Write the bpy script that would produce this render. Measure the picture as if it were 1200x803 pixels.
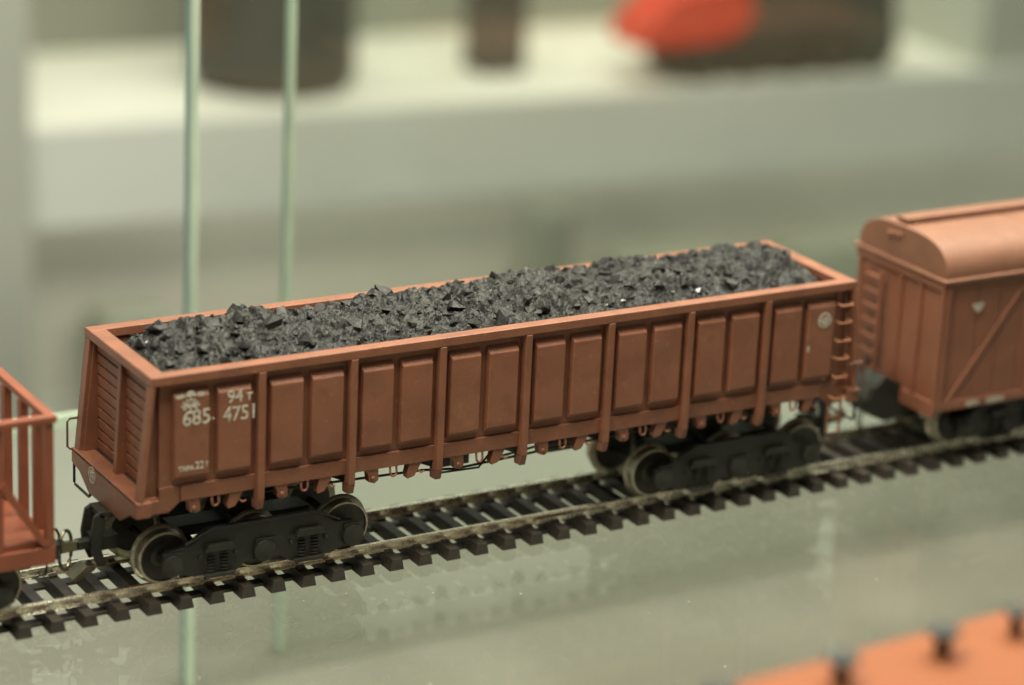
import bpy, bmesh, math, random
from mathutils import Vector, Matrix, noise
random.seed(7)
R = math.radians
S = bpy.context.scene
for o in list(bpy.data.objects): bpy.data.objects.remove(o)
COL = S.collection

# ------------------------------------------------------------------ camera (1 unit = 1 cm)
cam = bpy.data.cameras.new('camera'); camo = bpy.data.objects.new('camera', cam); COL.objects.link(camo)
yaw, pit, rol = 0.540372757, 0.321906385, 0.047079431
d = Vector((math.cos(pit)*math.sin(yaw), math.cos(pit)*math.cos(yaw), -math.sin(pit)))
r = Vector((math.cos(yaw), -math.sin(yaw), 0)); u = r.cross(d)
r2 = math.cos(rol)*r + math.sin(rol)*u; u2 = -math.sin(rol)*r + math.cos(rol)*u
m = Matrix((r2, u2, -d)).transposed().to_4x4(); m.translation = Vector((-28.6125670, -48.7326523, 22.7765384))
camo.matrix_world = m
cam.sensor_width = 36; cam.sensor_fit = 'HORIZONTAL'; cam.lens = 36*3180.803/1200
cam.clip_start = 1; cam.clip_end = 2000
cam.dof.use_dof = True; cam.dof.focus_distance = 57.7; cam.dof.aperture_fstop = 0.079
S.camera = camo

# ------------------------------------------------------------------ world, lamps, exposure
w = bpy.data.worlds.new('World'); S.world = w; w.use_nodes = True
wb = w.node_tree.nodes['Background']; wb.inputs[1].default_value = 0.80
# added world gradient: brighter beyond rear cabinet for shelf reflections, dimmer on viewer's side
_n = w.node_tree.nodes; _l = w.node_tree.links
_tc = _n.new('ShaderNodeTexCoord'); _dt = _n.new('ShaderNodeVectorMath'); _dt.operation = 'DOT_PRODUCT'; _dt.inputs[1].default_value = (.56, .83, 0); _l.new(_tc.outputs['Generated'], _dt.inputs[0])
_rp = _n.new('ShaderNodeValToRGB'); _mr = _n.new('ShaderNodeMapRange'); _mr.inputs['From Min'].default_value = -1; _mr.inputs['From Max'].default_value = 1
_l.new(_dt.outputs['Value'], _mr.inputs['Value']); _l.new(_mr.outputs['Result'], _rp.inputs['Fac'])
_rp.color_ramp.elements[0].position = .35; _rp.color_ramp.elements[0].color = (.15, .155, .125, 1)
_rp.color_ramp.elements[1].position = .80; _rp.color_ramp.elements[1].color = (.78, .81, .65, 1)
_l.new(_rp.outputs['Color'], wb.inputs[0])
S.view_settings.view_transform = 'Standard'; S.view_settings.look = 'None'
S.view_settings.exposure = 0; S.view_settings.gamma = 1
def area(name, loc, target, sx, sy, power, col):
    l = bpy.data.lights.new(name, 'AREA'); l.shape = 'RECTANGLE'; l.size = sx; l.size_y = sy
    l.energy = power; l.color = col
    o = bpy.data.objects.new(name, l); COL.objects.link(o); o.location = loc
    o.rotation_euler = (Vector(target)-Vector(loc)).to_track_quat('-Z', 'Y').to_euler()
    return o
area('case_lamp', (4, -5, 34), (3, -1, 0), 56, 12, 45000, (1.0, 0.95, 0.80))
area('under_shelf_fill', (-64, -4, -3.6), (20, -4, -11), 50, 5, 34000, (1.0, 0.98, 0.84))  # fill light added to lift wagon shadows on the panel under the shelf
area('rear_cabinet_fill', (26, 32, 62), (34, 58, -8), 70, 14, 42000, (1.0, 0.98, 0.86))  # fill light added to brighten the front of the rear cabinet
area('coal_glint_fill', (12, 12, 30), (2, 0, 3), 3, 3, 2500, (1.0, 0.95, 0.80))  # small fill light added for glints on the coal

# ------------------------------------------------------------------ mesh builder
class MB:
    def __init__(s): s.v = []; s.f = []; s.mi = []
    def add(s, vs, fs, mat=0, M=None):
        n = len(s.v)
        s.v += [tuple(M @ Vector(p)) if M else tuple(p) for p in vs]
        s.f += [tuple(i+n for i in f) for f in fs]; s.mi += [mat]*len(fs)
        return s
    def box(s, x0, x1, y0, y1, z0, z1, mat=0, M=None):
        vs = [(x, y, z) for x in (x0, x1) for y in (y0, y1) for z in (z0, z1)]
        fs = [(0,1,3,2), (4,6,7,5), (0,4,5,1), (2,3,7,6), (0,2,6,4), (1,5,7,3)]
        return s.add(vs, fs, mat, M)
    def prism(s, poly, a0, a1, axis='y', mat=0, M=None):      # poly in the plane normal to axis
        def P(p, a):
            return {'y': (p[0], a, p[1]), 'x': (a, p[0], p[1]), 'z': (p[0], p[1], a)}[axis]
        n = len(poly); vs = [P(p, a0) for p in poly] + [P(p, a1) for p in poly]
        fs = [tuple(range(n)), tuple(range(2*n-1, n-1, -1))] + [(i, i+n, (i+1) % n+n, (i+1) % n) for i in range(n)]
        return s.add(vs, fs, mat, M)
    def lathe(s, prof, c, axis='y', seg=32, mats=None, cap=True):   # prof: (radius, offset along axis)
        vs = []
        for (rr, a) in prof:
            for k in range(seg):
                t = 2*math.pi*k/seg; p, q = rr*math.cos(t), rr*math.sin(t)
                o = {'y': (p, a, q), 'x': (a, p, q), 'z': (p, q, a)}[axis]
                vs.append((c[0]+o[0], c[1]+o[1], c[2]+o[2]))
        n0 = len(s.v); s.v += vs
        for i in range(len(prof)-1):
            for k in range(seg):
                s.f.append((n0+i*seg+k, n0+i*seg+(k+1) % seg, n0+(i+1)*seg+(k+1) % seg, n0+(i+1)*seg+k))
                s.mi.append(mats[i] if mats else 0)
        if cap:
            s.f.append(tuple(n0+k for k in range(seg))); s.mi.append(mats[0] if mats else 0)
            s.f.append(tuple(n0+(len(prof)-1)*seg+k for k in range(seg))); s.mi.append(mats[-1] if mats else 0)
        return s
    def tube(s, pts, rad, seg=8, mat=0, closed=False):
        pts = [Vector(p) for p in pts]; n = len(pts); n0 = len(s.v)
        for i, p in enumerate(pts):
            a = pts[(i-1) % n] if (closed or i > 0) else p; b = pts[(i+1) % n] if (closed or i < n-1) else p
            t = (b-a).normalized(); up = Vector((0, 0, 1)) if abs(t.z) < .9 else Vector((0, 1, 0))
            e1 = t.cross(up).normalized(); e2 = t.cross(e1).normalized()
            for k in range(seg):
                q = 2*math.pi*k/seg; s.v.append(tuple(p+rad*(math.cos(q)*e1+math.sin(q)*e2)))
        for i in range(n if closed else n-1):
            j = (i+1) % n
            for k in range(seg):
                s.f.append((n0+i*seg+k, n0+i*seg+(k+1) % seg, n0+j*seg+(k+1) % seg, n0+j*seg+k)); s.mi.append(mat)
        if not closed:
            s.f.append(tuple(n0+k for k in range(seg))); s.mi.append(mat)
            s.f.append(tuple(n0+(n-1)*seg+k for k in range(seg))); s.mi.append(mat)
        return s
    def build(s, name, mats, parent=None, bevel=0, smooth=False):
        me = bpy.data.meshes.new(name); me.from_pydata(s.v, [], s.f)
        bm = bmesh.new(); bm.from_mesh(me)
        bmesh.ops.recalc_face_normals(bm, faces=bm.faces)
        bm.to_mesh(me); bm.free()
        if not isinstance(mats, (list, tuple)): mats = [mats]
        for x in mats: me.materials.append(x)
        me.polygons.foreach_set('material_index', s.mi)
        if smooth or bevel:
            me.polygons.foreach_set('use_smooth', [True]*len(me.polygons)); me.set_sharp_from_angle(angle=0.3 if bevel else 0.6)
        o = bpy.data.objects.new(name, me); COL.objects.link(o)
        if parent: o.parent = parent
        if bevel:
            b = o.modifiers.new('bevel', 'BEVEL'); b.width = bevel; b.segments = 2; b.limit_method = 'ANGLE'; b.angle_limit = .6
            b.harden_normals = True
        return o
def empty(name, loc=(0, 0, 0), rz=0):
    o = bpy.data.objects.new(name, None); COL.objects.link(o); o.location = loc; o.rotation_euler = (0, 0, rz)
    o.empty_display_size = .5
    return o
def tag(o, label=None, cat=None, group=None, kind=None):
    if label: o['label'] = label
    if cat: o['category'] = cat
    if group: o['group'] = group
    if kind: o['kind'] = kind
    return o
def kids(o): return [c for c in bpy.data.objects if c.parent == o]
def copy_part(o, parent, loc=None, rz=None):
    c = o.copy(); COL.objects.link(c); c.parent = parent
    if loc is not None: c.location = loc
    if rz is not None: c.rotation_euler = (0, 0, rz)
    for ch in kids(o): copy_part(ch, c)
    return c

# ------------------------------------------------------------------ materials
def mat(name, col, rough=.5, metal=0, var=.12, scale=3, bump=0, bscale=30, rvar=0, spec=.5, spots=None):
    mt = bpy.data.materials.new(name); mt.use_nodes = True; nt = mt.node_tree; N = nt.nodes; Lk = nt.links
    b = N['Principled BSDF']; b.inputs['Roughness'].default_value = rough; b.inputs['Metallic'].default_value = metal
    b.inputs['Specular IOR Level'].default_value = spec
    g = N.new('ShaderNodeNewGeometry')
    n = N.new('ShaderNodeTexNoise'); n.inputs['Scale'].default_value = scale; n.inputs['Detail'].default_value = 6
    Lk.new(g.outputs['Position'], n.inputs['Vector'])
    rp = N.new('ShaderNodeValToRGB'); e = rp.color_ramp.elements
    e[0].position = .3; e[1].position = .7
    e[0].color = tuple(c*(1-var) for c in col)+(1,); e[1].color = tuple(min(1, c*(1+var)) for c in col)+(1,)
    Lk.new(n.outputs['Fac'], rp.inputs['Fac']); out = rp.outputs['Color']
    if spots:                                       # (colour, scale, threshold, amount): dust, rust or grime of its own shape
        for (sc, ss, th, am) in spots:
            n2 = N.new('ShaderNodeTexNoise'); n2.inputs['Scale'].default_value = ss; n2.inputs['Detail'].default_value = 4
            Lk.new(g.outputs['Position'], n2.inputs['Vector'])
            r_ = N.new('ShaderNodeMapRange'); r_.inputs['From Min'].default_value = th; r_.inputs['From Max'].default_value = th+.08
            r_.inputs['To Max'].default_value = am
            Lk.new(n2.outputs['Fac'], r_.inputs['Value'])
            mx = N.new('ShaderNodeMix'); mx.data_type = 'RGBA'
            Lk.new(r_.outputs['Result'], mx.inputs['Factor']); Lk.new(out, mx.inputs['A']); mx.inputs['B'].default_value = tuple(sc)+(1,)
            out = mx.outputs['Result']
    Lk.new(out, b.inputs['Base Color'])
    if rvar:
        r_ = N.new('ShaderNodeMapRange'); r_.inputs['To Min'].default_value = rough-rvar; r_.inputs['To Max'].default_value = rough+rvar
        n3 = N.new('ShaderNodeTexNoise'); n3.inputs['Scale'].default_value = scale*3; Lk.new(g.outputs['Position'], n3.inputs['Vector'])
        Lk.new(n3.outputs['Fac'], r_.inputs['Value']); Lk.new(r_.outputs['Result'], b.inputs['Roughness'])
    if bump:
        n4 = N.new('ShaderNodeTexNoise'); n4.inputs['Scale'].default_value = bscale; n4.inputs['Detail'].default_value = 5
        Lk.new(g.outputs['Position'], n4.inputs['Vector'])
        bp = N.new('ShaderNodeBump'); bp.inputs['Strength'].default_value = bump; bp.inputs['Distance'].default_value = .02
        Lk.new(n4.outputs['Fac'], bp.inputs['Height']); Lk.new(bp.outputs['Normal'], b.inputs['Normal'])
    return mt
M_red = mat('gondola_paint', (.207, .080, .042), .46, var=.14, scale=1.3, bump=.25, bscale=22, rvar=.1,
            spots=[((.34, .17, .105), 7, .64, .35), ((.15, .058, .032), 2.0, .55, .40), ((.55, .46, .34), 30, .74, .5), ((.30, .14, .08), 1.1, .60, .25)])
M_in = mat('inner_wall_paint', (.16, .07, .04), .6, var=.2)
M_box = mat('boxcar_paint', (.22, .084, .046), .5, var=.12, scale=1.1, bump=.2, rvar=.1, spots=[((.22, .09, .045), 3, .58, .4)])
M_roof = mat('boxcar_roof_paint', (.195, .088, .050), .58, var=.10, scale=2, bump=.2, rvar=.1, spots=[((.24, .10, .05), 5, .6, .35)])
M_stk = mat('stake_car_paint', (.22, .062, .028), .45, var=.12, scale=2, bump=.2, rvar=.1)
M_or = mat('orange_paint', (.25, .068, .014), .8, var=.06, scale=1)
M_blk = mat('black_underframe', (.017, .0175, .012), .55, var=.3, scale=5, bump=.3, bscale=18, rvar=.12, spots=[((.035, .032, .02), 6, .6, .5)], spec=.35)
M_und = mat('underframe_paint', (.03, .017, .011), .6, var=.3, scale=4, bump=.2)
M_slp = mat('sleeper_plastic', (.036, .028, .020), .5, var=.25, scale=6, bump=.4, bscale=26, rvar=.1, spots=[((.07, .05, .035), 8, .6, .5)])
M_rail = mat('nickel_rail', (.80, .76, .62), .27, metal=1, var=.15, scale=2.5, rvar=.06, bump=.04, spots=[((.25, .20, .12), 3.5, .60, .5)])
M_tyre = mat('wheel_tyre_steel', (.42, .39, .29), .42, metal=.8, var=.3, scale=8, rvar=.12, bump=.3, bscale=40)
M_whl = mat('wheel_disc', (.035, .033, .024), .5, metal=.2, var=.3, scale=7, rvar=.1)
M_wire = mat('coupling_wire', (.18, .16, .11), .35, metal=.8, var=.2)
M_rung = mat('rung_wire_paint', (.36, .15, .08), .35, var=.1, scale=4)
M_dec = mat('white_lettering', (.50, .48, .39), .6, var=.2, scale=14, spots=[((.25, .13, .08), 11, .57, .75)])
M_cap = mat('vent_cap_grey', (.035, .040, .036), .8, var=.2)
M_coal = mat('coal', (.011, .0112, .0090), .55, var=.6, scale=3.5, bump=.9, bscale=12, rvar=.25, spec=.36,
             spots=[((.036, .0365, .029), 1.6, .50, .6), ((.008, .008, .0065), 6, .58, .7), ((.09, .09, .075), 16, .68, .5)])
M_glint = mat('coal_glint', (.02, .02, .018), .16, var=.4, scale=4, spec=.9)
M_base = mat('matte_panel', (.215, .213, .172), .8, var=.03, scale=.15)
M_case = mat('cabinet_grey', (.60, .62, .56), .5, var=.05, scale=.1)
M_caseD = mat('cabinet_inside', (.66, .64, .57), .7, var=.08, scale=.1)
M_post = mat('cabinet_post_grey', (.42, .43, .37), .5, var=.05, scale=.1)
M_back = mat('cabinet_back', (.30, .31, .25), .7, var=.08, scale=.1)
M_white = mat('white_shelf', (.80, .80, .70), .6, var=.03, scale=.2)
M_mid = mat('mid_grey', (.36, .37, .31), .6)
M_dark = mat('dark_olive', (.065, .060, .042), .6, var=.2, scale=.5)
M_lred = mat('red_body', (.62, .05, .02), .4, var=.08)
M_pale = mat('pale_body', (.40, .42, .33), .6, var=.1, scale=.4)

def glass_mat(name, tint, dust=0.0):
    mt = bpy.data.materials.new(name); mt.use_nodes = True; nt = mt.node_tree; N = nt.nodes; L = nt.links
    N.remove(N['Principled BSDF']); out = N['Material Output']
    g = N.new('ShaderNodeNewGeometry'); dt = N.new('ShaderNodeVectorMath'); dt.operation = 'DOT_PRODUCT'
    L.new(g.outputs['Incoming'], dt.inputs[0]); L.new(g.outputs['Normal'], dt.inputs[1])
    def mth(op, a, b=None):
        x = N.new('ShaderNodeMath'); x.operation = op
        for i, q in enumerate((a, b)):
            if q is None: continue
            if isinstance(q, (int, float)): x.inputs[i].default_value = q
            else: L.new(q, x.inputs[i])
        return x.outputs[0]
    a = mth('ABSOLUTE', dt.outputs['Value']); k = mth('SUBTRACT', 1.0, a); p5 = mth('POWER', k, 5.0)
    F = mth('ADD', mth('MULTIPLY', p5, .96), .04)
    tr = N.new('ShaderNodeBsdfTransparent'); tr.inputs[0].default_value = tint+(1,)
    gl = N.new('ShaderNodeBsdfGlossy'); gl.inputs['Roughness'].default_value = .0; gl.inputs['Color'].default_value = (.97, 1, .96, 1)
    mx = N.new('ShaderNodeMixShader'); L.new(F, mx.inputs[0]); L.new(tr.outputs[0], mx.inputs[1]); L.new(gl.outputs[0], mx.inputs[2])
    res = mx.outputs[0]
    if dust:                                        # scattered dust specks and faint smears lying on the glass
        df = N.new('ShaderNodeBsdfDiffuse'); df.inputs[0].default_value = (.75, .75, .66, 1)
        nz = N.new('ShaderNodeTexVoronoi'); nz.inputs['Scale'].default_value = 1.3; L.new(g.outputs['Position'], nz.inputs['Vector'])
        rr = N.new('ShaderNodeMapRange'); rr.inputs['From Min'].default_value = .018; rr.inputs['From Max'].default_value = .03
        rr.inputs['To Min'].default_value = .9; rr.inputs['To Max'].default_value = 0; L.new(nz.outputs['Distance'], rr.inputs['Value'])
        ns = N.new('ShaderNodeTexNoise'); ns.inputs['Scale'].default_value = .35; ns.inputs['Detail'].default_value = 5
        L.new(g.outputs['Position'], ns.inputs['Vector'])
        r3 = N.new('ShaderNodeMapRange'); r3.inputs['From Min'].default_value = .45; r3.inputs['From Max'].default_value = .75
        r3.inputs['To Max'].default_value = dust; L.new(ns.outputs['Fac'], r3.inputs['Value'])
        sm = mth('MAXIMUM', rr.outputs['Result'], r3.outputs['Result'])
        m2 = N.new('ShaderNodeMixShader'); L.new(sm, m2.inputs[0]); L.new(res, m2.inputs[1]); L.new(df.outputs[0], m2.inputs[2]); res = m2.outputs[0]
    L.new(res, out.inputs['Surface'])
    return mt
M_hnd = mat('brown_wire', (.10, .05, .03), .5)
M_gl = glass_mat('shelf_glass', (.985, .992, .98), .02)
M_gd = glass_mat('door_glass', (.985, .993, .982))
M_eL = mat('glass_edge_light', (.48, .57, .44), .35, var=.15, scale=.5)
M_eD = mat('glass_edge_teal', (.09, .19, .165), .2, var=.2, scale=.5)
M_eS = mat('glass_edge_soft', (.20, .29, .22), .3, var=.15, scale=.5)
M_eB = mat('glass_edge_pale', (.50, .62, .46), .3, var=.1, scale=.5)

# ------------------------------------------------------------------ the showcase the train stands in
t = MB().box(-60, 70, -40, 10.4, -.80, -.475).build('glass_shelf', M_gl)
tag(t, 'clear horizontal glass shelf mirroring the track and the brown wagons standing on it', 'shelf')
MB().box(-60, 70, 10.402, 10.55, -.80, -.475).build('rear_edge', M_eB, t)
t = MB().box(-60, 90, -45, 32.0, -9.4, -9).build('base_panel', M_base)
tag(t, 'pale matte grey green panel lying below the glass shelf', 'panel', kind='structure')
def door(x0, y0, th, m_l, m_d, label):
    d = empty('glass_door', (x0, y0, -9))
    tag(d, label, 'glass door', 'sliding glass doors behind the train')
    MB().box(.02, 62, 0, th, .02, 43).build('pane', M_gd, d)
    k = th*.6
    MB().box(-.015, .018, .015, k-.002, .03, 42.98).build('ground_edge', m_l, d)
    MB().box(-.015, .018, k+.002, th-.015, .03, 42.98).build('shaded_edge', m_d, d)  # bright and dark tones of refraction put into the strip colours
    return d
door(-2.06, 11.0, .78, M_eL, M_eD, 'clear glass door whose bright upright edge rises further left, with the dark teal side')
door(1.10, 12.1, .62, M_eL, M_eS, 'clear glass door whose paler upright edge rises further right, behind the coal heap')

# ------------------------------------------------------------------ cabinet in the background
CB = Matrix.Translation((12, 60, -6.7)) @ Matrix.Rotation(math.atan2(-4.5, 51.6), 4, 'Z')
cab = empty('display_cabinet'); cab.matrix_world = CB
tag(cab, 'blurred grey green display cabinet behind, with a brightly lit white upper shelf', 'cabinet')
def cb(name, mt, *a, bevel=0): return MB().box(*a).build(name, mt, cab, bevel=bevel)
cb('upper_shelf', M_white, -.2, 120, .6, 16, -.6, 0)
cb('fascia', M_case, -.2, 120, 0, .598, -4.5, .0, bevel=.1)
cb('back_wall', M_back, -.2, 120, 15.0, 15.5, .002, 22)
cb('corner_post', M_post, -9, -.22, -.4, 1.2, -60, 24, bevel=.1)
cb('lower_back_wall', M_caseD, -.2, 120, 7, 7.5, -15, -.62)
cb('lower_shelf', M_case, -.2, 120, .2, 6.99, -15.4, -15.0)
cb('lower_fascia', M_case, -.2, 120, .1, .6, -60, -15.41)
cb('divider_panel', M_post, 49.7, 62, .65, 14.99, .003, 24)
cb('top_panel', M_case, -9, 120, -.2, 16, 24.01, 25)
l = area('cabinet_lamp', (0, 0, 0), (0, 0, -1), 110, 5, 12000, (1, .98, .82))
l.matrix_world = CB @ Matrix.Translation((55, 8.5, 21))
l = area('lower_compartment_fill', (0, 0, 0), (0, 0, -1), 110, 2, 2300, (1, .99, .86))  # fill light added to brighten the lower compartment, hidden behind the fascia
l.matrix_world = CB @ Matrix.Translation((55, 3.0, -.75))
def on_cab(o): o.matrix_world = CB @ o.matrix_world; return o
t = MB().lathe([(3.0, .0), (3.7, .25), (3.9, .8), (3.9, 12), (3.6, 12.5)], (13.3, 6.2, .003), 'z', 40).build('round_tin', M_dark, smooth=True)
on_cab(t); tag(t, 'large dark olive round tin standing behind the two glass door edges, far out of focus', 'tin')
t = MB().box(23.6, 26.0, 5, 7.4, .003, 12).build('dark_pillar', M_dark, bevel=.15)
on_cab(t); tag(t, 'narrow dark upright pillar between two bright patches of the rear cabinet, blurred', 'pillar')
lo = empty('toy_locomotive', (0, 0, 0)); on_cab(lo)
tag(lo, 'blurred model locomotive with bright red nose and dark running gear on the rear cabinet shelf', 'model locomotive')
MB().prism([(30.0, 1.8), (30.4, 3.0), (32.0, 4.4), (36.0, 4.8), (36.4, 3.0), (35.4, 2.1), (33.8, 1.8)], 1.0, 4.4, 'y').build('red_nose', M_lred, lo, bevel=.15)
MB().prism([(32.0, .4), (32.3, 1.70), (33.9, 1.75), (35.5, 2.05), (36.45, 3.0), (36.05, 4.8), (44.4, 4.8), (45.0, .9), (44.0, .3)], 1.15, 4.2, 'y').build('dark_body', M_dark, lo, bevel=.1)
for x in (33.6, 36.1, 38.6, 41.1, 43.4):
    MB().lathe([(.9, -.2), (.95, 0), (.6, .05)], (x, 1.05, .95), 'y', 20).build('wheel', M_dark, lo, smooth=True)
for (x, wd, h, lab) in ((3.6, 3.6, 2.3, 'low pale blurred box far left in the lower compartment of the rear cabinet'),
                        (30.5, 6.5, 2.8, 'wide pale blurred box right of the dark block in the lower compartment'),
                        (40.5, 5.5, 2.6, 'pale blurred box in the lower compartment behind the right end of the coal')):
    t = MB().box(x, x+wd, 2, 5, -14.998, -15+h+3).build('pale_box', M_pale, bevel=.4)
    on_cab(t); tag(t, lab, 'box', 'pale boxes in the lower compartment')
t = MB().box(26.2, 28.2, 3, 5.5, -14.998, -6.6).build('grey_block', M_mid, bevel=.2)
on_cab(t); tag(t, 'grey upright block in the lower compartment above the middle of the coal', 'block')

# ------------------------------------------------------------------ track
trk = empty('railway_track', (0, 0, 0))
tag(trk, 'model railway track with nickel rails on dark brown sleepers, under the coal wagon', 'track')
RP = [(.89, 0), (.80, 0), (.795, -.05), (.828, -.07), (.828, -.16), (.745, -.185), (.745, -.20), (.945, -.20), (.945, -.185), (.862, -.16), (.862, -.07), (.895, -.05)]
for sg in (-1, 1):
    mb = MB().prism([(sg*a, b) for a, b in RP], -40, 45, 'x')
    mb.build('rail', M_rail, trk, bevel=.008)
mb = MB().prism([(-.175, -.474), (.175, -.474), (.12, -.212), (-.12, -.212)], -1.40, 1.40, 'y')
for sg in (-1, 1): mb.box(.165, .54, sg*.84-.13, sg*.84+.13, -.473, -.40)
for sg in (-1, 1):
    for e in (-1, 1):
        y = sg*.84+e*.14
        mb.box(-.085, .085, y-.055, y+.055, -.214, -.155)
    mb.box(-.11, .11, sg*.84-.2, sg*.84+.2, -.213, -.201)
sl0 = mb.build('sleeper', M_slp, trk, bevel=.012)
P0, SP = -11.2476, .70145
for i in range(-18, 52):
    o = sl0 if i == -18 else copy_part(sl0, trk)
    o.location = (P0+i*SP, 0, 0)
# joiner on the near rail
MB().box(.9, 2.3, -.95, -.90, -.198, -.09).build('rail_joiner', M_rail, trk, bevel=.01)

# ------------------------------------------------------------------ running gear
def wheel_mb(y, s):      # s = direction of the outer face
    R0 = .58
    prof = [(.16, -.22), (R0-.09, -.20), (R0+.03, -.19), (R0+.07, -.16), (R0+.05, -.12), (R0+.004, -.09), (R0-.008, .10), (R0-.025, .12),
            (R0-.06, .12), (R0-.075, .07), (.26, .01), (.17, .05), (.15, .13), (.06, .14)]
    mats = [1, 0, 0, 0, 0, 0, 0, 0, 1, 1, 1, 1, 1, 1]
    return MB().lathe([(a, b*s) for a, b in prof], (0, y, 0), 'y', 44, mats)
def side_frame(n, ax, s):
    h = ax*(n-1)/2; y0, y1 = sorted((s*1.17, s*1.36)); mb = MB()
    top = [(-h-.16, .74), (-h-.05, .84), (-h+.40, .90), (-h+.85, 1.20), (h-.85, 1.20), (h-.40, .90), (h+.05, .84), (h+.16, .74)]
    bot = [(h+.16, .40), (h+.05, .32), (h-.25, .30), (h-.5, .20)]
    if n == 3: bot += [(.62, .18), (.40, .34), (-.40, .34), (-.62, .18)]
    else: bot += [(.45, .14), (-.45, .14)]
    bot += [(-h+.5, .20), (-h+.25, .30), (-h-.05, .32), (-h-.16, .40)]
    mb.prism(top+bot, y0, y1, 'y')
    for k in range(n):
        x = -h+k*ax; c = s*1.36
        mb.lathe([(.25, 0), (.24, s*.10), (.14, s*.15), (.05, s*.17)], (x, c, .545), 'y', 20)
        mb.box(x-.2, x+.26, min(c, c+s*.06), max(c, c+s*.06), .36, .82)
    for k in range(n-1):
        x = -h+(k+.5)*ax; c = s*1.37
        for q in (-.15, .15):
            for zz in range(6): mb.lathe([(.10, -.026), (.113, 0), (.10, .026)], (x+q, c-s*.05, .28+zz*.078), 'z', 12)
        mb.prism([(x-.34, .74), (x+.34, .74), (x+.26, .90), (x-.26, .90)], min(c, c+s*.13), max(c, c+s*.13), 'y')
        mb.prism([(x-.30, .16), (x+.30, .16), (x+.36, .24), (x-.36, .24)], min(c, c+s*.12), max(c, c+s*.12), 'y')
        for q in (-.40, .40): mb.lathe([(.05, 0), (.045, s*.05)], (x+q, c, .62), 'y', 8)
    mb.tube([(-h+.3, s*1.38, .95), (-h+.9, s*1.40, 1.23), (h-.9, s*1.40, 1.23), (h-.3, s*1.38, .95)], .03)
    return mb
def make_bogie(n, ax, parent, x):
    h = ax*(n-1)/2
    mb = MB().box(-.35, .35, -1.16, 1.16, .62, 1.02).box(-h+.5, h-.5, -.3, .3, .66, .9).lathe([(.4, 0), (.4, .35)], (0, 0, 1.02), 'z', 20)
    for sx in (-1, 1):
        mb.box(sx*(h-.85)-.07, sx*(h-.85)+.07, -1.16, 1.16, .5, .64)
        for sy in (-1, 1):
            for k in range(n):           # brake shoes
                if (k == 0 and sx < 0) or (k == n-1 and sx > 0): continue
                xx = -h+k*ax+sx*.62
                mb.prism([(xx-.05, .28), (xx+.05, .28), (xx+.07, .75), (xx-.03, .75)], sy*.86-.07, sy*.86+.07, 'y')
    b = mb.build('bogie', M_blk, parent, bevel=.015); b.location = (x, 0, 0)
    for s in (-1, 1): side_frame(n, ax, s).build('side_frame', M_blk, b, bevel=.012)
    for k in range(n):
        xx = -h+k*ax
        a = MB().lathe([(.075, -.74), (.09, -.3), (.09, .3), (.075, .74)], (0, 0, 0), 'y', 14).build('axle', M_whl, b, smooth=True); a.location = (xx, 0, .58)
        for s in (-1, 1):
            wo = wheel_mb(s*.89, s).build('wheel', [M_tyre, M_whl], b, smooth=True); wo.location = (xx, 0, .58)
    return b

# ------------------------------------------------------------------ lettering helpers
def text(name, s, x, y, z, h, parent, bold=.012, sx=1.0, tilt=0, gap=1.0):
    c = bpy.data.curves.new(name, 'FONT'); c.body = s; c.size = h/.70; c.offset = bold; c.extrude = .003; c.resolution_u = 4; c.space_character = gap
    o = bpy.data.objects.new('tmp', c); COL.objects.link(o)
    dg = bpy.context.evaluated_depsgraph_get(); me = bpy.data.meshes.new_from_object(o.evaluated_get(dg)); bpy.data.objects.remove(o)
    me.name = name; me.materials.clear(); me.materials.append(M_dec)
    o = bpy.data.objects.new(name, me); COL.objects.link(o); o.parent = parent
    o.rotation_euler = (R(90), 0, 0) if not tilt else (R(90), 0, tilt); o.scale = (sx, 1, 1); o.location = (x, y, z)
    return o
def strokes(name, segs, parent, place, wd=.022, th=.004):   # flat strokes (a,b)->(c,d) in a local plane, placed by place(a, b, out)
    mb = MB()
    for i_, (a, b, c, d_) in enumerate(segs):
        th += .0003
        dx, dy = c-a, d_-b; L = math.hypot(dx, dy) or 1; nx, ny = -dy/L*wd/2, dx/L*wd/2; ex, ey = dx/L*wd*.3, dy/L*wd*.3
        q = [(a-ex+nx, b-ey+ny), (c+ex+nx, d_+ey+ny), (c+ex-nx, d_+ey-ny), (a-ex-nx, b-ey-ny)]
        vs = [place(p[0], p[1], .0) for p in q] + [place(p[0], p[1], th) for p in q]
        mb.add(vs, [(0, 1, 2, 3), (7, 6, 5, 4), (0, 4, 5, 1), (1, 5, 6, 2), (2, 6, 7, 3), (3, 7, 4, 0)])
    return mb.build(name, M_dec, parent)
def circ(r_, n=20, cx=0, cy=0):
    p = [(cx+r_*math.cos(2*math.pi*k/n), cy+r_*math.sin(2*math.pi*k/n)) for k in range(n+1)]
    return [p[k]+p[k+1] for k in range(n)]

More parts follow.
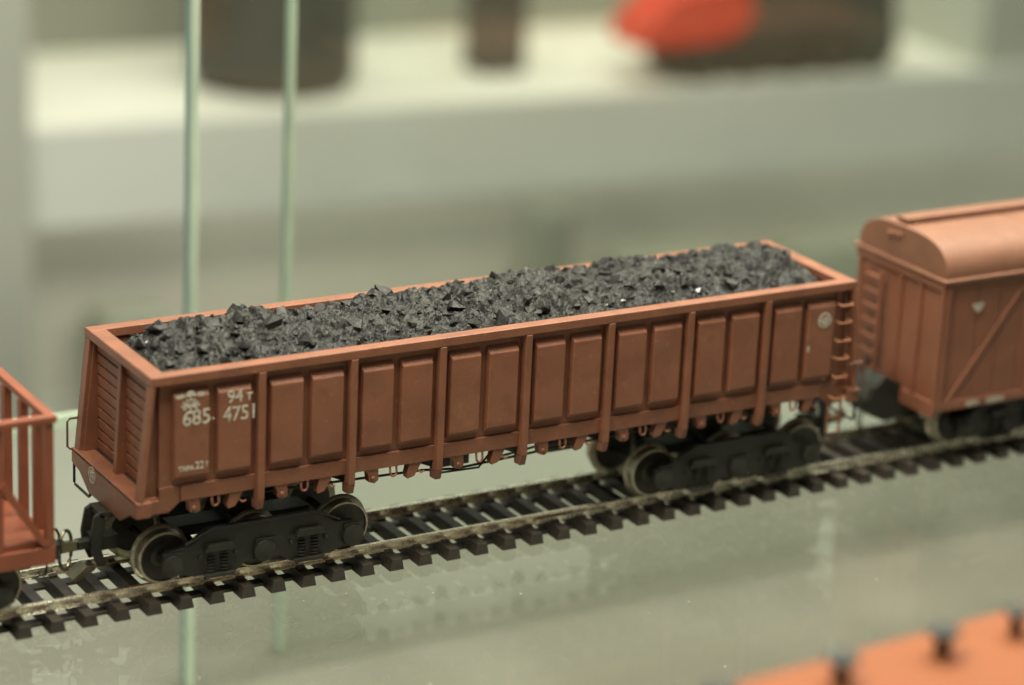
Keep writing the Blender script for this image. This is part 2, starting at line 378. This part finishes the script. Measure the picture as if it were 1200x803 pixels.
# ------------------------------------------------------------------ the coal gondola
G = empty('coal_wagon', (0, 0, 0))
tag(G, 'long brown six axle open wagon heaped with black coal, in the centre on the track', 'wagon')
LX, HW, ZT = 8.7, 1.772, 4.82
E0, PT = 2.435, (17.4-4.87)/6
ribs = [-LX+E0+i*PT for i in range(7)]
spans = []
for i in range(6):
    a, b = ribs[i]+.1, ribs[i+1]-.1; mid = (a+b)/2
    spans += [(a+.09, mid-.07), (mid+.07, b-.09)]
spans = [(-8.20, -7.39), (-7.25, -6.46)] + spans + [(6.46, 7.25), (7.39, 8.20)]
def pressing(mb, x0, x1, s):
    z0, z1 = 2.48, 4.47; y0, y1 = s*1.60, s*1.748
    tx, tt, tb = .04, .17, .15
    vs = [(x0, y0, z0), (x1, y0, z0), (x1, y0, z1), (x0, y0, z1),
          (x0+tx, y1, z0+tb), (x1-tx, y1, z0+tb), (x1-tx, y1, z1-tt), (x0+tx, y1, z1-tt)]
    mb.add(vs, [(4, 5, 6, 7), (0, 1, 5, 4), (1, 2, 6, 5), (2, 3, 7, 6), (3, 0, 4, 7), (0, 3, 2, 1)])
for s in (-1, 1):
    mb = MB(); y0, y1 = sorted((s*1.52, s*1.602)); mb.box(-8.46, 8.46, y0, y1, 2.1, 4.63)
    for a, b in spans: pressing(mb, a, b, s)
    wl = mb.build('side_wall', M_red, G, bevel=.022)
    for x in ribs:
        mb = MB(); q = [(x-.10, s*1.60), (x+.10, s*1.60), (x+.075, s*1.782), (x-.075, s*1.782)]
        mb.prism(q, 1.86, 4.62, 'z')
        mb.add([(x-.10, s*1.50, 1.86), (x+.10, s*1.50, 1.86), (x+.075, s*1.782, 1.86), (x-.075, s*1.782, 1.86),
                (x-.09, s*1.50, 1.63), (x+.09, s*1.50, 1.63), (x+.07, s*1.72, 1.63), (x-.07, s*1.72, 1.63)],
               [(0, 1, 2, 3), (7, 6, 5, 4), (0, 4, 5, 1), (1, 5, 6, 2), (2, 6, 7, 3), (3, 7, 4, 0)])
        mb.build('rib', M_red, G, bevel=.014)
    # side sill with lower hem
    y0, y1 = sorted((s*1.50, s*1.665))
    mb = MB().box(-8.0, 8.0, y0, y1, 2.06, 2.40)
    y0, y1 = sorted((s*1.46, s*1.63)); mb.prism([(-8.46, 2.40), (-8.46, 2.14), (-8.66, 2.14), (-8.66, 1.84), (-8.25, 1.84), (-8.0, 2.04), (-8.0, 2.40)], y0, y1, 'y')
    mb.prism([(8.46, 2.40), (8.46, 2.14), (8.66, 2.14), (8.66, 1.84), (8.25, 1.84), (8.0, 2.04), (8.0, 2.40)], y0, y1, 'y')
    mb.build('side_sill', M_red, G, bevel=.02)
    # hatch hooks and loops below the sill
    edges = [-8.2]+ribs+[8.2]
    for i in range(len(edges)-1):
        a, b = edges[i], edges[i+1]; L = b-a
        mb = MB(); y0, y1 = sorted((s*1.44, s*1.64))
        j = random.uniform(-.03, .03)
        xa = a+L*.27+j; mb.prism([(xa-.22, 2.10), (xa+.12, 2.10), (xa+.13, 1.80), (xa+.04, 1.74), (xa-.10, 1.78), (xa-.12, 1.95)], y0, y1, 'y')
        mb.lathe([(.045, 0), (.055, s*.03), (.03, s*.05)], (xa-.02, s*1.64, 1.87), 'y', 10)
        mb.build('hatch_bracket', M_red, G, bevel=.015); mb = MB()
        xb = a+L*.73+j; mb.prism([(xb-.10, 2.10), (xb+.22, 2.10), (xb+.12, 1.93), (xb+.02, 1.76), (xb-.14, 1.72), (xb-.16, 1.80)], y0, y1, 'y')
        mb.tube([(xb+.10, s*1.60, 1.90), (xb+.17, s*1.66, 1.83), (xb+.25, s*1.66, 1.86)], .022)
        mb.build('hatch_hook', M_red, G, bevel=.015)
        mx = (a+b)/2
        pts = [(mx-.075, s*1.62, 2.12), (mx-.075, s*1.65, 1.93)]+[(mx-.075*math.cos(t_), s*1.65, 1.93-.085*math.sin(t_)) for t_ in (.5, 1.05, 1.57, 2.1, 2.64)]+[(mx+.075, s*1.65, 1.93), (mx+.075, s*1.62, 2.12)]
        MB().tube(pts, .026).build('hatch_loop', M_red, G, smooth=True)
# top rim
mb = MB(); iw = .30
for s in (-1, 1):
    y0, y1 = sorted((s*(HW-iw), s*HW)); mb.box(-LX, LX, y0, y1, 4.622, ZT)
for s in (-1, 1):
    x0, x1 = sorted((s*(LX-.36), s*(LX-.0))); mb.box(x0, x1, -HW+iw, HW-iw, 4.622, ZT)
mb.build('top_rim', M_red, G, bevel=.02)
# ends
for s in (-1, 1):
    mb = MB(); X = s*8.50
    x0, x1 = sorted((X, s*8.40)); mb.box(x0, x1, -1.445, 1.445, 2.1, 4.61)
    nb = 10; z0, z1 = 2.20, 4.60; ph = (z1-z0)/nb
    for k in range(nb):
        a = z0+k*ph
        poly = [(X, a+.004), (s*8.540, a+.014), (s*8.545, a+ph-.034), (X, a+ph-.022)]
        for yy in ((-1.445, -.085), (.085, 1.445)):
            mb.prism([(p[0], p[1]) for p in poly], yy[0], yy[1], 'y')
    mb.build('end_wall', M_red, G, bevel=.006)
    for f_ in (-1, 1):
        y0, y1 = sorted((f_*1.501, f_*1.768))
        mb = MB().prism([(s*8.60, 4.615), (s*8.69, 4.615), (s*8.94, 2.192), (s*8.84, 2.192)], y0, y1, 'y')
        y0, y1 = sorted((f_*1.45, f_*1.50))
        mb.prism([(s*8.36, 4.615), (s*8.61, 4.615), (s*8.85, 2.192), (s*8.36, 2.192)], y0, y1, 'y')
        mb.build('end_post', M_red, G, bevel=.012)
    MB().prism([(s*8.49, 4.615), (s*8.64, 4.615), (s*8.76, 2.195), (s*8.49, 2.195)], -.08, .08, 'y').build('end_post', M_red, G, bevel=.012)
    # end beam: deeper in the middle
    mb = MB(); x0, x1 = sorted((s*8.93, s*9.0))
    mb.prism([(-1.78, 2.18), (-1.78, 1.86), (-1.35, 1.80), (-.85, 1.50), (.85, 1.50), (1.35, 1.80), (1.78, 1.86), (1.78, 2.18)], x0, x1, 'x')
    x0, x1 = sorted((s*8.46, s*9.0)); mb.box(x0, x1, -1.60, 1.60, 2.12, 2.19); x0, x1 = sorted((s*8.68, s*9.0)); mb.box(x0, x1, -1.78, 1.78, 2.121, 2.191)
    for yy in (-1.78, 1.70):
        x0, x1 = sorted((s*8.68, s*8.93)); mb.box(x0, x1, yy, yy+.08, 1.86, 2.12)
    mb.build('end_beam', M_red, G, bevel=.018)
    # grab irons beside the beam
    f = -s
    hy = 1.78*f*-1 if False else (1.80 if s < 0 else -1.80)
    q = s*8.72
    MB().tube([(q-s*.1, hy, 2.82), (q+s*.30, hy, 2.82), (q+s*.36, hy, 2.76), (q+s*.36, hy, 2.2), (q+s*.30, hy, 2.14), (q+s*.05, hy, 2.14)], .026).build('grab_handle', M_hnd, G, smooth=True)
    MB().tube([(s*8.96, hy*.96, 1.90), (s*8.96, hy*.96, 1.42), (s*8.96, hy*.93, 1.38), (s*8.96, hy*.5, 1.38), (s*8.96, hy*.46, 1.42), (s*8.96, hy*.46, 1.75)], .03).build('foot_step', M_blk, G, smooth=True)
    # corner ladder
    ly = -s*1.60; o_ = -s
    for zz in (4.28, 3.86, 3.42, 2.99, 2.54, 2.02):
        if s > 0:
            MB().tube([(8.24, -1.60, zz+.02), (8.24, -1.78, zz+.02), (8.27, -1.82, zz), (8.58, -1.82, zz), (8.61, -1.78, zz+.01), (8.61, -1.62, zz+.01)], .021).build('ladder_rung', M_rung, G, smooth=True)
        else:
            MB().tube([(-8.24, 1.60, zz+.02), (-8.24, 1.82, zz), (-8.61, 1.82, zz), (-8.61, 1.62, zz+.01)], .026).build('ladder_rung', M_rung, G, smooth=True)
    MB().box(min(s*8.24, s*8.28), max(s*8.24, s*8.28), -s*1.60-.05, -s*1.60+.05, 2.0, 4.6).build('ladder_stile', M_red, G, bevel=.01)
    xs, ys = s*8.42, -s*1.66
    MB().tube([(xs-.18, ys, 1.95), (xs-.18, ys, 1.12), (xs+.18, ys, 1.12), (xs+.18, ys, 1.95)], .03).tube([(xs-.18, ys, 1.5), (xs+.18, ys, 1.5)], .026).build('step_frame', M_red, G, smooth=True)
# underframe
mb = MB().box(-8.6, 8.6, -1.48, 1.48, 2.10, 2.2).box(-8.9, 8.9, -.32, .32, 1.52, 2.1)
for x in ribs: mb.prism([(-1.5, 2.1), (-1.5, 1.85), (-.4, 1.62), (.4, 1.62), (1.5, 1.85), (1.5, 2.1)], x-.07, x+.07, 'x')
mb.build('underframe', M_und, G, bevel=.01)
mb = MB().lathe([(.28, 0), (.30, .05), (.30, .62), (.22, .70)], (1.15, -.75, 1.72), 'x', 18).box(-1.6, -.9, -.95, -.55, 1.55, 1.95)
mb.tube([(-6, -1.2, 1.78), (-2.2, -1.22, 1.68), (-1.4, -1.25, 1.60), (2.6, -1.2, 1.75), (6, -1.1, 1.8)], .03)
mb.tube([(-2.0, -1.35, 1.95), (-1.8, -1.38, 1.62), (-.9, -1.38, 1.60), (-.55, -1.35, 1.95)], .025)
mb.tube([(-.2, -.9, 1.55), (1.2, -.9, 1.7)], .03)
mb.build('brake_gear', M_blk, G, smooth=True)
for x in (-6.0, 6.0): make_bogie(3, 2.07, G, x)
# couplers
def coupler(parent, x, s, hook=True):
    mb = MB()
    mb.box(*sorted((x, x+s*.75)), -.30, .30, 1.36, 1.50)
    mb.prism([(x+s*.72, 1.50), (x+s*.60, 1.36), (x+s*.72, .72), (x+s*.62, .34), (x+s*.78, .30), (x+s*.92, .62), (x+s*.95, .95), (x+s*.86, 1.42)], -.30, -.20, 'y')
    mb.prism([(x+s*.72, 1.50), (x+s*.60, 1.36), (x+s*.72, .72), (x+s*.62, .34), (x+s*.78, .30), (x+s*.92, .62), (x+s*.95, .95), (x+s*.86, 1.42)], .20, .30, 'y')
    mb.box(*sorted((x+s*.3, x+s*.85)), -.22, .22, .62, .92)
    mb.box(*sorted((x+s*.85, x+s*1.15)), -.12, .12, .66, .84)
    mb.build('coupler_pocket', M_blk, parent, bevel=.015)
    if hook:
        mb = MB().prism([(x+s*1.0, .30), (x+s*.78, .28), (x+s*.82, .20), (x+s*1.25, -.02), (x+s*1.32, .06)], -.2, .2, 'y')
        mb.build('lower_hook', M_wire, parent, bevel=.01); mb = MB()
        mb.prism([(x+s*1.1, .84), (x+s*1.1, .64), (x+s*1.5, .62), (x+s*1.62, .80), (x+s*1.5, .98), (x+s*1.42, .86)], -.06, .06, 'y')
        mb.build('coupler_hook', M_wire, parent, bevel=.01)
coupler(G, -8.45, -1); coupler(G, 8.45, 1)
# lettering and emblems on the near side
yf = -1.752
text('running_number', '685', -8.02, yf, 3.71, .32, G, .004, .92, gap=1.0)
text('running_number', '-', -7.38, yf, 3.72, .22, G, .0, .7)
text('running_number', '4751', -7.13, yf, 3.67, .31, G, .004, .90, gap=.96)
text('load_mark', '94', -7.04, yf, 4.07, .26, G, .004, .95)
text('load_mark', 'T', -6.62, yf, 4.07, .16, G, .008, 1.0)
text('tare_mark', 'TAPA', -8.10, yf, 2.74, .105, G, .004, .95)
text('tare_mark', '22', -7.73, yf, 2.75, .16, G, .005, .85)
text('tare_mark', 'T', -7.51, yf, 2.78, .10, G, .004, .8)
EM = [(-.30, .19, -.17, .20), (-.28, .145, -.18, .15), (.17, .20, .30, .19), (.18, .15, .28, .145), (-.09, .20, .09, .20), (-.05, .25, .05, .25), (-.17, .17, .17, .17),
      (0, .12, 0, -.20), (-.15, .03, .15, -.11), (.15, .03, -.15, -.11), (-.19, -.04, .19, -.04), (-.09, .09, -.05, .05), (.09, .09, .05, .05), (-.07, -.19, .07, -.19)]
strokes('railway_emblem', EM, G, lambda a, b, o_: (-7.84+a, -1.7495-o_, 4.17+b), .036)
EC = circ(.165) + circ(.05, 10) + [(.07*math.cos(k*math.pi/4), .07*math.sin(k*math.pi/4), .12*math.cos(k*math.pi/4), .12*math.sin(k*math.pi/4)) for k in range(8)]
strokes('round_emblem', EC, G, lambda a, b, o_: (7.86+a, -1.7495-o_, 3.97+b), .032)
strokes('small_mark', [(-.03, .05, .03, .05), (-.03, .05, -.02, -.05), (-.02, -.05, .03, -.05), (-.02, 0, .03, 0)], G, lambda a, b, o_: (7.47+a, -1.7495-o_, 3.32+b), .022)
strokes('small_mark', [(0, .06, 0, -.06)], G, lambda a, b, o_: (8.05+a, -1.64-o_, 2.52+b), .025)
strokes('round_emblem', circ(.17)+[(-.08, -.06, .07, .08), (-.08, .06, .02, -.09), (0, .1, .05, -.1), (-.03, 0, .08, 0)], G, lambda a, b, o_: (-9.001-o_, .62-a, 1.97+b), .032)

# ------------------------------------------------------------------ coal
def coal_h(x, y):
    ex = min(1, (8.36-abs(x))/.85); ey = min(1, (1.48-abs(y))/.95)
    ex = max(0, ex); ey = max(0, ey)
    h = 4.42+.66*(ex**.6)*(ey**.75)
    lf = noise.noise((x*.55, y*.7, 3.1))*.20+noise.noise((x*1.7, y*1.8, 7.7))*.15
    h += lf*(.3+.7*ey)
    h += (x+8)*.006
    return h
def coal_d(x, y):
    wx = x+.16*noise.noise((x*3, y*3, 5)); wy = y+.16*noise.noise((x*3, y*3, 9))
    h = 0
    for sc, am, zz in ((1.7, .17, 0), (3.9, .11, 4), (9, .055, 8), (19, .022, 2)):
        dd, _ = noise.voronoi(Vector((wx*sc, wy*sc*1.15, zz)), distance_metric='DISTANCE')
        h += am*(.55-dd[0]+.35*min(.5, dd[1]-dd[0]))
    h += .05*noise.noise((x*6, y*6, 2))
    return h
mb = MB(); NX, NY = 620, 110
for j in range(NY+1):
    for i in range(NX+1):
        x = -8.33+16.66*i/NX; y = -1.475+2.95*j/NY
        mb.v.append((x, y, coal_h(x, y)+coal_d(x, y)))
W1 = NX+1
mb.f = [(j*W1+i, j*W1+i+1, (j+1)*W1+i+1, (j+1)*W1+i) for j in range(NY) for i in range(NX)]
mb.mi = [0]*len(mb.f)
ico = []
for s_ in range(14):
    b_ = bmesh.new()
    n_ = random.randint(7, 12)
    for _ in range(n_):
        v_ = Vector((random.gauss(0, 1), random.gauss(0, 1), random.gauss(0, 1))).normalized()
        b_.verts.new((v_.x, v_.y*random.uniform(.7, 1), v_.z*random.uniform(.4, .8)))
    bmesh.ops.convex_hull(b_, input=b_.verts)
    loose = [q for q in b_.verts if not q.link_faces]
    for q in loose: b_.verts.remove(q)
    b_.verts.index_update()
    ico.append(([q.co.copy() for q in b_.verts], [tuple(q.index for q in f_.verts) for f_ in b_.faces])); b_.free()
for k in range(6000):
    big = random.random()
    rr = .012+.022*random.random() if big < .74 else (.035+.06*random.random() if big < .93 else .09+.19*random.random()**1.6)
    x = random.uniform(-8.25, 8.25); y = random.uniform(-1.44, 1.44)
    if rr > .1: y *= .85
    z = coal_h(x, y)+coal_d(x, y)*.85+rr*random.uniform(-.55, .15)
    A, F_ = random.choice(ico)
    Mx = Matrix.Translation((x, y, z)) @ Matrix.Rotation(random.uniform(0, 6.28), 4, 'Z') @ Matrix.Rotation(random.gauss(0, .5), 4, 'X') @ Matrix.Rotation(random.gauss(0, .5), 4, 'Y') @ Matrix.Scale(rr, 4)
    mb.add(A, F_, 1 if random.random() < .05 and rr < .13 else 0, Mx)
coal = mb.build('coal_heap', [M_coal, M_glint])
tag(coal, 'rough heap of black grey coal lumps filling the open brown wagon to above its rim', 'coal', kind='stuff')

# ------------------------------------------------------------------ boxcar on the right
B = empty('covered_wagon', (11.34, 0, 0))
tag(B, 'brown covered goods wagon with rounded roof and end ladder, cut off by the right edge', 'wagon')
BL = 15.5; BW = 1.70
MB().box(.08, BL, -BW+.03, BW-.03, 1.35, 4.40).build('body', M_box, B, bevel=.02)
mb = MB()
for s in (-1, 1):
    y0, y1 = sorted((s*(BW-.03), s*(BW+.03)))
    mb.box(.04, BL, y0, y1, 1.2, 1.42); mb.box(.04, BL, y0, y1, 4.28, 4.41)
    for x in (.1, 2.75, 5.4, 8.1, 10.7, 13.3): mb.box(x, x+.14, y0, y1, 1.422, 4.278)
mb.build('side_frame_bars', M_box, B, bevel=.015)
for (xa, xb) in ((.42, 2.62),):
    for s in (-1, 1):
        y0, y1 = sorted((s*(BW-.03), s*(BW+.02)))
        MB().prism([(xa-.07, 1.43), (xa+.09, 1.43), (xb+.07, 4.27), (xb-.09, 4.27)], y0, y1, 'y').build('diagonal_brace', M_box, B, bevel=.012)
# plank grooves
mb = MB()
for k in range(22):
    x = .42+k*.68
    mb.box(x, x+.64, -BW+.015, -BW+.031, 1.43, 4.27)
mb.build('side_planking', M_box, B, bevel=.008)
# end details
mb = MB(); mb.box(0, .08, -BW, BW, 1.05, 1.42); mb.box(.0, .08, -BW, BW, 4.2, 4.40)
for yy in (-1.63, -.80, -.05, 1.55): mb.box(.01, .09, yy-.07, yy+.07, 1.422, 4.198)
mb.build('end_frame', M_box, B, bevel=.012)
mb = MB()
for yy in (.42, 1.05): mb.box(-.22, -.15, yy-.04, yy+.04, 1.5, 4.15); mb.box(-.15, .02, yy-.02, yy+.02, 4.0, 4.06); mb.box(-.15, .02, yy-.02, yy+.02, 1.55, 1.61)
mb.build('ladder_stiles', M_box, B, bevel=.01)
for k in range(7): MB().box(-.23, -.14, .42, 1.05, 1.62+k*.38, 1.70+k*.38).build('ladder_rung', M_box, B, bevel=.01)
# roof: eave strip, vaulted shell, walkway
MB().box(-.06, BL+.05, -BW-.09, BW+.09, 4.41, 4.50).build('roof_eave', M_roof, B, bevel=.03)
prof = []
for k in range(25):
    t_ = math.pi*k/24; c_, s_ = math.cos(t_), math.sin(t_)
    prof.append((BW*math.copysign(abs(c_)**.62, c_), 4.50+.86*abs(s_)**.80))
rf = MB().prism(prof, .05, BL, 'x').build('roof', M_roof, B, bevel=.03)
for x in (3.1, 6.1, 9.1, 12.1):
    MB().prism([(a*1.005, 4.50+(b-4.50)*1.012) for a, b in prof], x, x+.035, 'x').build('roof_seam', M_roof, rf, smooth=True)
MB().lathe([(.30, 0), (.30, .05), (.24, .09), (.05, .10)], (3.5, -.55, 5.26), 'z', 24).build('roof_hatch', M_roof, rf, smooth=True)
mb = MB().box(.15, BL, .05, .48, 5.40, 5.51)
for k in range(12): mb.box(.4+k*1.3, .46+k*1.3, .02, .40, 5.33, 5.44)
mb.build('roof_walkway', M_roof, B, bevel=.012)
MB().tube([(.03, .55, 5.06), (-.06, .5, 5.1), (-.06, .1, 5.16), (.03, .05, 5.12)], .035).build('end_handle', M_box, B, smooth=True)
strokes('winged_emblem', [(-.16, .09, .16, .09), (-.16, .09, -.09, -.02), (.16, .09, .09, -.02), (-.09, -.02, 0, -.10), (.09, -.02, 0, -.10), (-.1, .03, .1, .03), (-.06, -.03, .06, -.03)], B,
        lambda a, b, o_: (1.06+a, -1.733-o_, 3.72+b), .04)
text('running_number', '003', .98, -1.735, 1.235, .13, B, .008, 1.5)
text('running_number', '0504', 1.62, -1.735, 1.235, .13, B, .008, 1.4)
MB().box(.2, BL, -1.3, 1.3, 1.1, 1.34).box(.1, BL, -.35, .35, .8, 1.1).build('underframe', M_blk, B, bevel=.01)
for x in (2.35, 12.2): make_bogie(2, 2.12, B, x)
mb = MB().prism([(-.02, 1.55), (-.45, 1.75), (-.75, 1.50), (-.95, 1.20), (-.80, .80), (-.35, .60), (.3, .70), (.3, 1.2)], -.42, .42, 'y')
mb.tube([(-.2, .55, 1.9), (-.35, .75, 1.5), (-.5, .9, .9)], .04).tube([(-.3, -.3, 1.3), (-.8, -.35, 1.5), (-1.0, -.3, 1.0)], .05)
mb.build('coupler_pocket', M_blk, B, bevel=.03)
MB().tube([(.0, .75, 1.9), (-.18, .8, 1.86), (-.2, .8, 1.25), (-.05, .75, 1.2)], .03).build('grab_handle', M_box, B, smooth=True)
MB().tube([(-.05, .3, 1.05), (-.45, .35, .9), (-.62, .35, .5), (-.5, .35, .15)], .035).tube([(-.1, -.05, 1.0), (-.75, 0, .7), (-.72, 0, .1)], .03).build('brake_hose', M_wire, B, smooth=True)

# ------------------------------------------------------------------ stake car on the left
T = empty('stake_wagon', (-10.68, 0, 0))
tag(T, 'orange brown wagon with open upright stakes and top rail, cut off by the left edge', 'wagon')
TL = 14
MB().box(-TL, 0, -1.52, 1.52, 1.50, 1.66).build('floor', M_stk, T, bevel=.01)
mb = MB()
for s in (-1, 1): y0, y1 = sorted((s*1.50, s*1.62)); mb.box(-TL, .02, y0, y1, 1.15, 1.52)
mb.box(-.1, .04, -1.5, 1.5, 1.15, 1.49)
mb.build('side_sill', M_stk, T, bevel=.015)
mb = MB()
for s in (-1, 1): y0, y1 = sorted((s*1.46, s*1.66)); mb.box(-TL, .06, y0, y1, 4.14, 4.28)
mb.box(-.14, .06, -1.459, 1.459, 4.14, 4.28)
mb.build('top_rail', M_stk, T, bevel=.015)
for yy in (-1.52, -.92, -.12, .82, 1.52):
    MB().box(-.17, .0, yy-.10, yy+.10, 1.53, 4.139).build('end_stake', M_stk, T, bevel=.012)
for s in (-1, 1):
    for k in range(1, 12):
        x = -k*1.15; y0, y1 = sorted((s*1.48, s*1.60)); MB().box(x-.11, x+.11, y0, y1, 1.53, 4.139).build('side_stake', M_stk, T, bevel=.012)
    MB().prism([(-1.15, 2.95), (-1.02, 3.05), (-.1, 1.55), (-.25, 1.54)], s*1.60-.03, s*1.60+.045, 'y').build('diagonal_brace', M_stk, T, bevel=.01)
MB().box(-TL, -.2, -.35, .35, .9, 1.49).build('underframe', M_blk, T, bevel=.01)
for x in (-2.1, -12): make_bogie(2, 2.12, T, x)
mb = MB().box(-.1, .72, -.14, .14, .66, .86).box(.4, .66, -.24, .24, .60, .92).box(-.3, .0, -.26, .26, .5, 1.2)
mb.tube([(.1, -.25, .9), (.35, -.3, .7), (.3, -.3, .35), (0, -.28, .3)], .035)
mb.build('coupler_pocket', M_blk, T, bevel=.015)
MB().tube([(.82+.20*math.cos(t_), -.05+.16*math.cos(t_), .70+.42*math.sin(t_)) for t_ in [2*math.pi*k/24 for k in range(24)]], .038, closed=True).tube(
    [(.62+.22*math.cos(t_), .12+.2*math.cos(t_), .72+.40*math.sin(t_)) for t_ in [2*math.pi*k/12 for k in range(8)]], .03).build('coupler_loop', M_wire, T, smooth=True)

# ------------------------------------------------------------------ foreground wagon
Fg = empty('orange_wagon', (0, -19.32, 0), R(3.9))
tag(Fg, 'bright orange wagon with dark mushroom vents, far out of focus in the lower right corner', 'wagon')
def wy(x): return 0
MB().box(-13, 12, -1.62, 1.62, 4.55, 4.82).build('roof', M_or, Fg, bevel=.06)
MB().box(-12.8, 11.8, -1.5, 1.5, 1.3, 4.549).build('body', M_or, Fg, bevel=.03)
MB().box(-12.5, 11.5, -.4, .4, .8, 1.299).build('underframe', M_blk, Fg)
for x in (-9, 8): make_bogie(2, 2.12, Fg, x)
for (x, sc) in ((-10.8, 1), (-8.6, 1), (-6.45, 1), (-4.05, 1), (-1.95, 1), (-.35, .8), (2.0, 1), (4.2, 1)):
    c = MB().lathe([(.15*sc, 0), (.12*sc, .20), (.12*sc, .28), (.27*sc, .34), (.28*sc, .40), (.14*sc, .46)], (x-.35, .85, 4.821), 'z', 20, [1, 1, 0, 0, 0, 0] if sc == 1 else [1]*6)
    c.build('roof_vent', [M_cap, M_blk], Fg, smooth=True)
T2 = copy_part(trk, None, (0, -19.32, 0), R(3.9))
tag(T2, 'second model track carrying the blurred orange wagon, below the picture edge', 'track')

# ------------------------------------------------------------------ render settings
S.render.engine = 'CYCLES'; S.cycles.max_bounces = 12; S.cycles.transparent_max_bounces = 24
S.cycles.glossy_bounces = 6; S.cycles.caustics_reflective = False; S.cycles.sample_clamp_indirect = 6
S.cycles.use_denoising = True
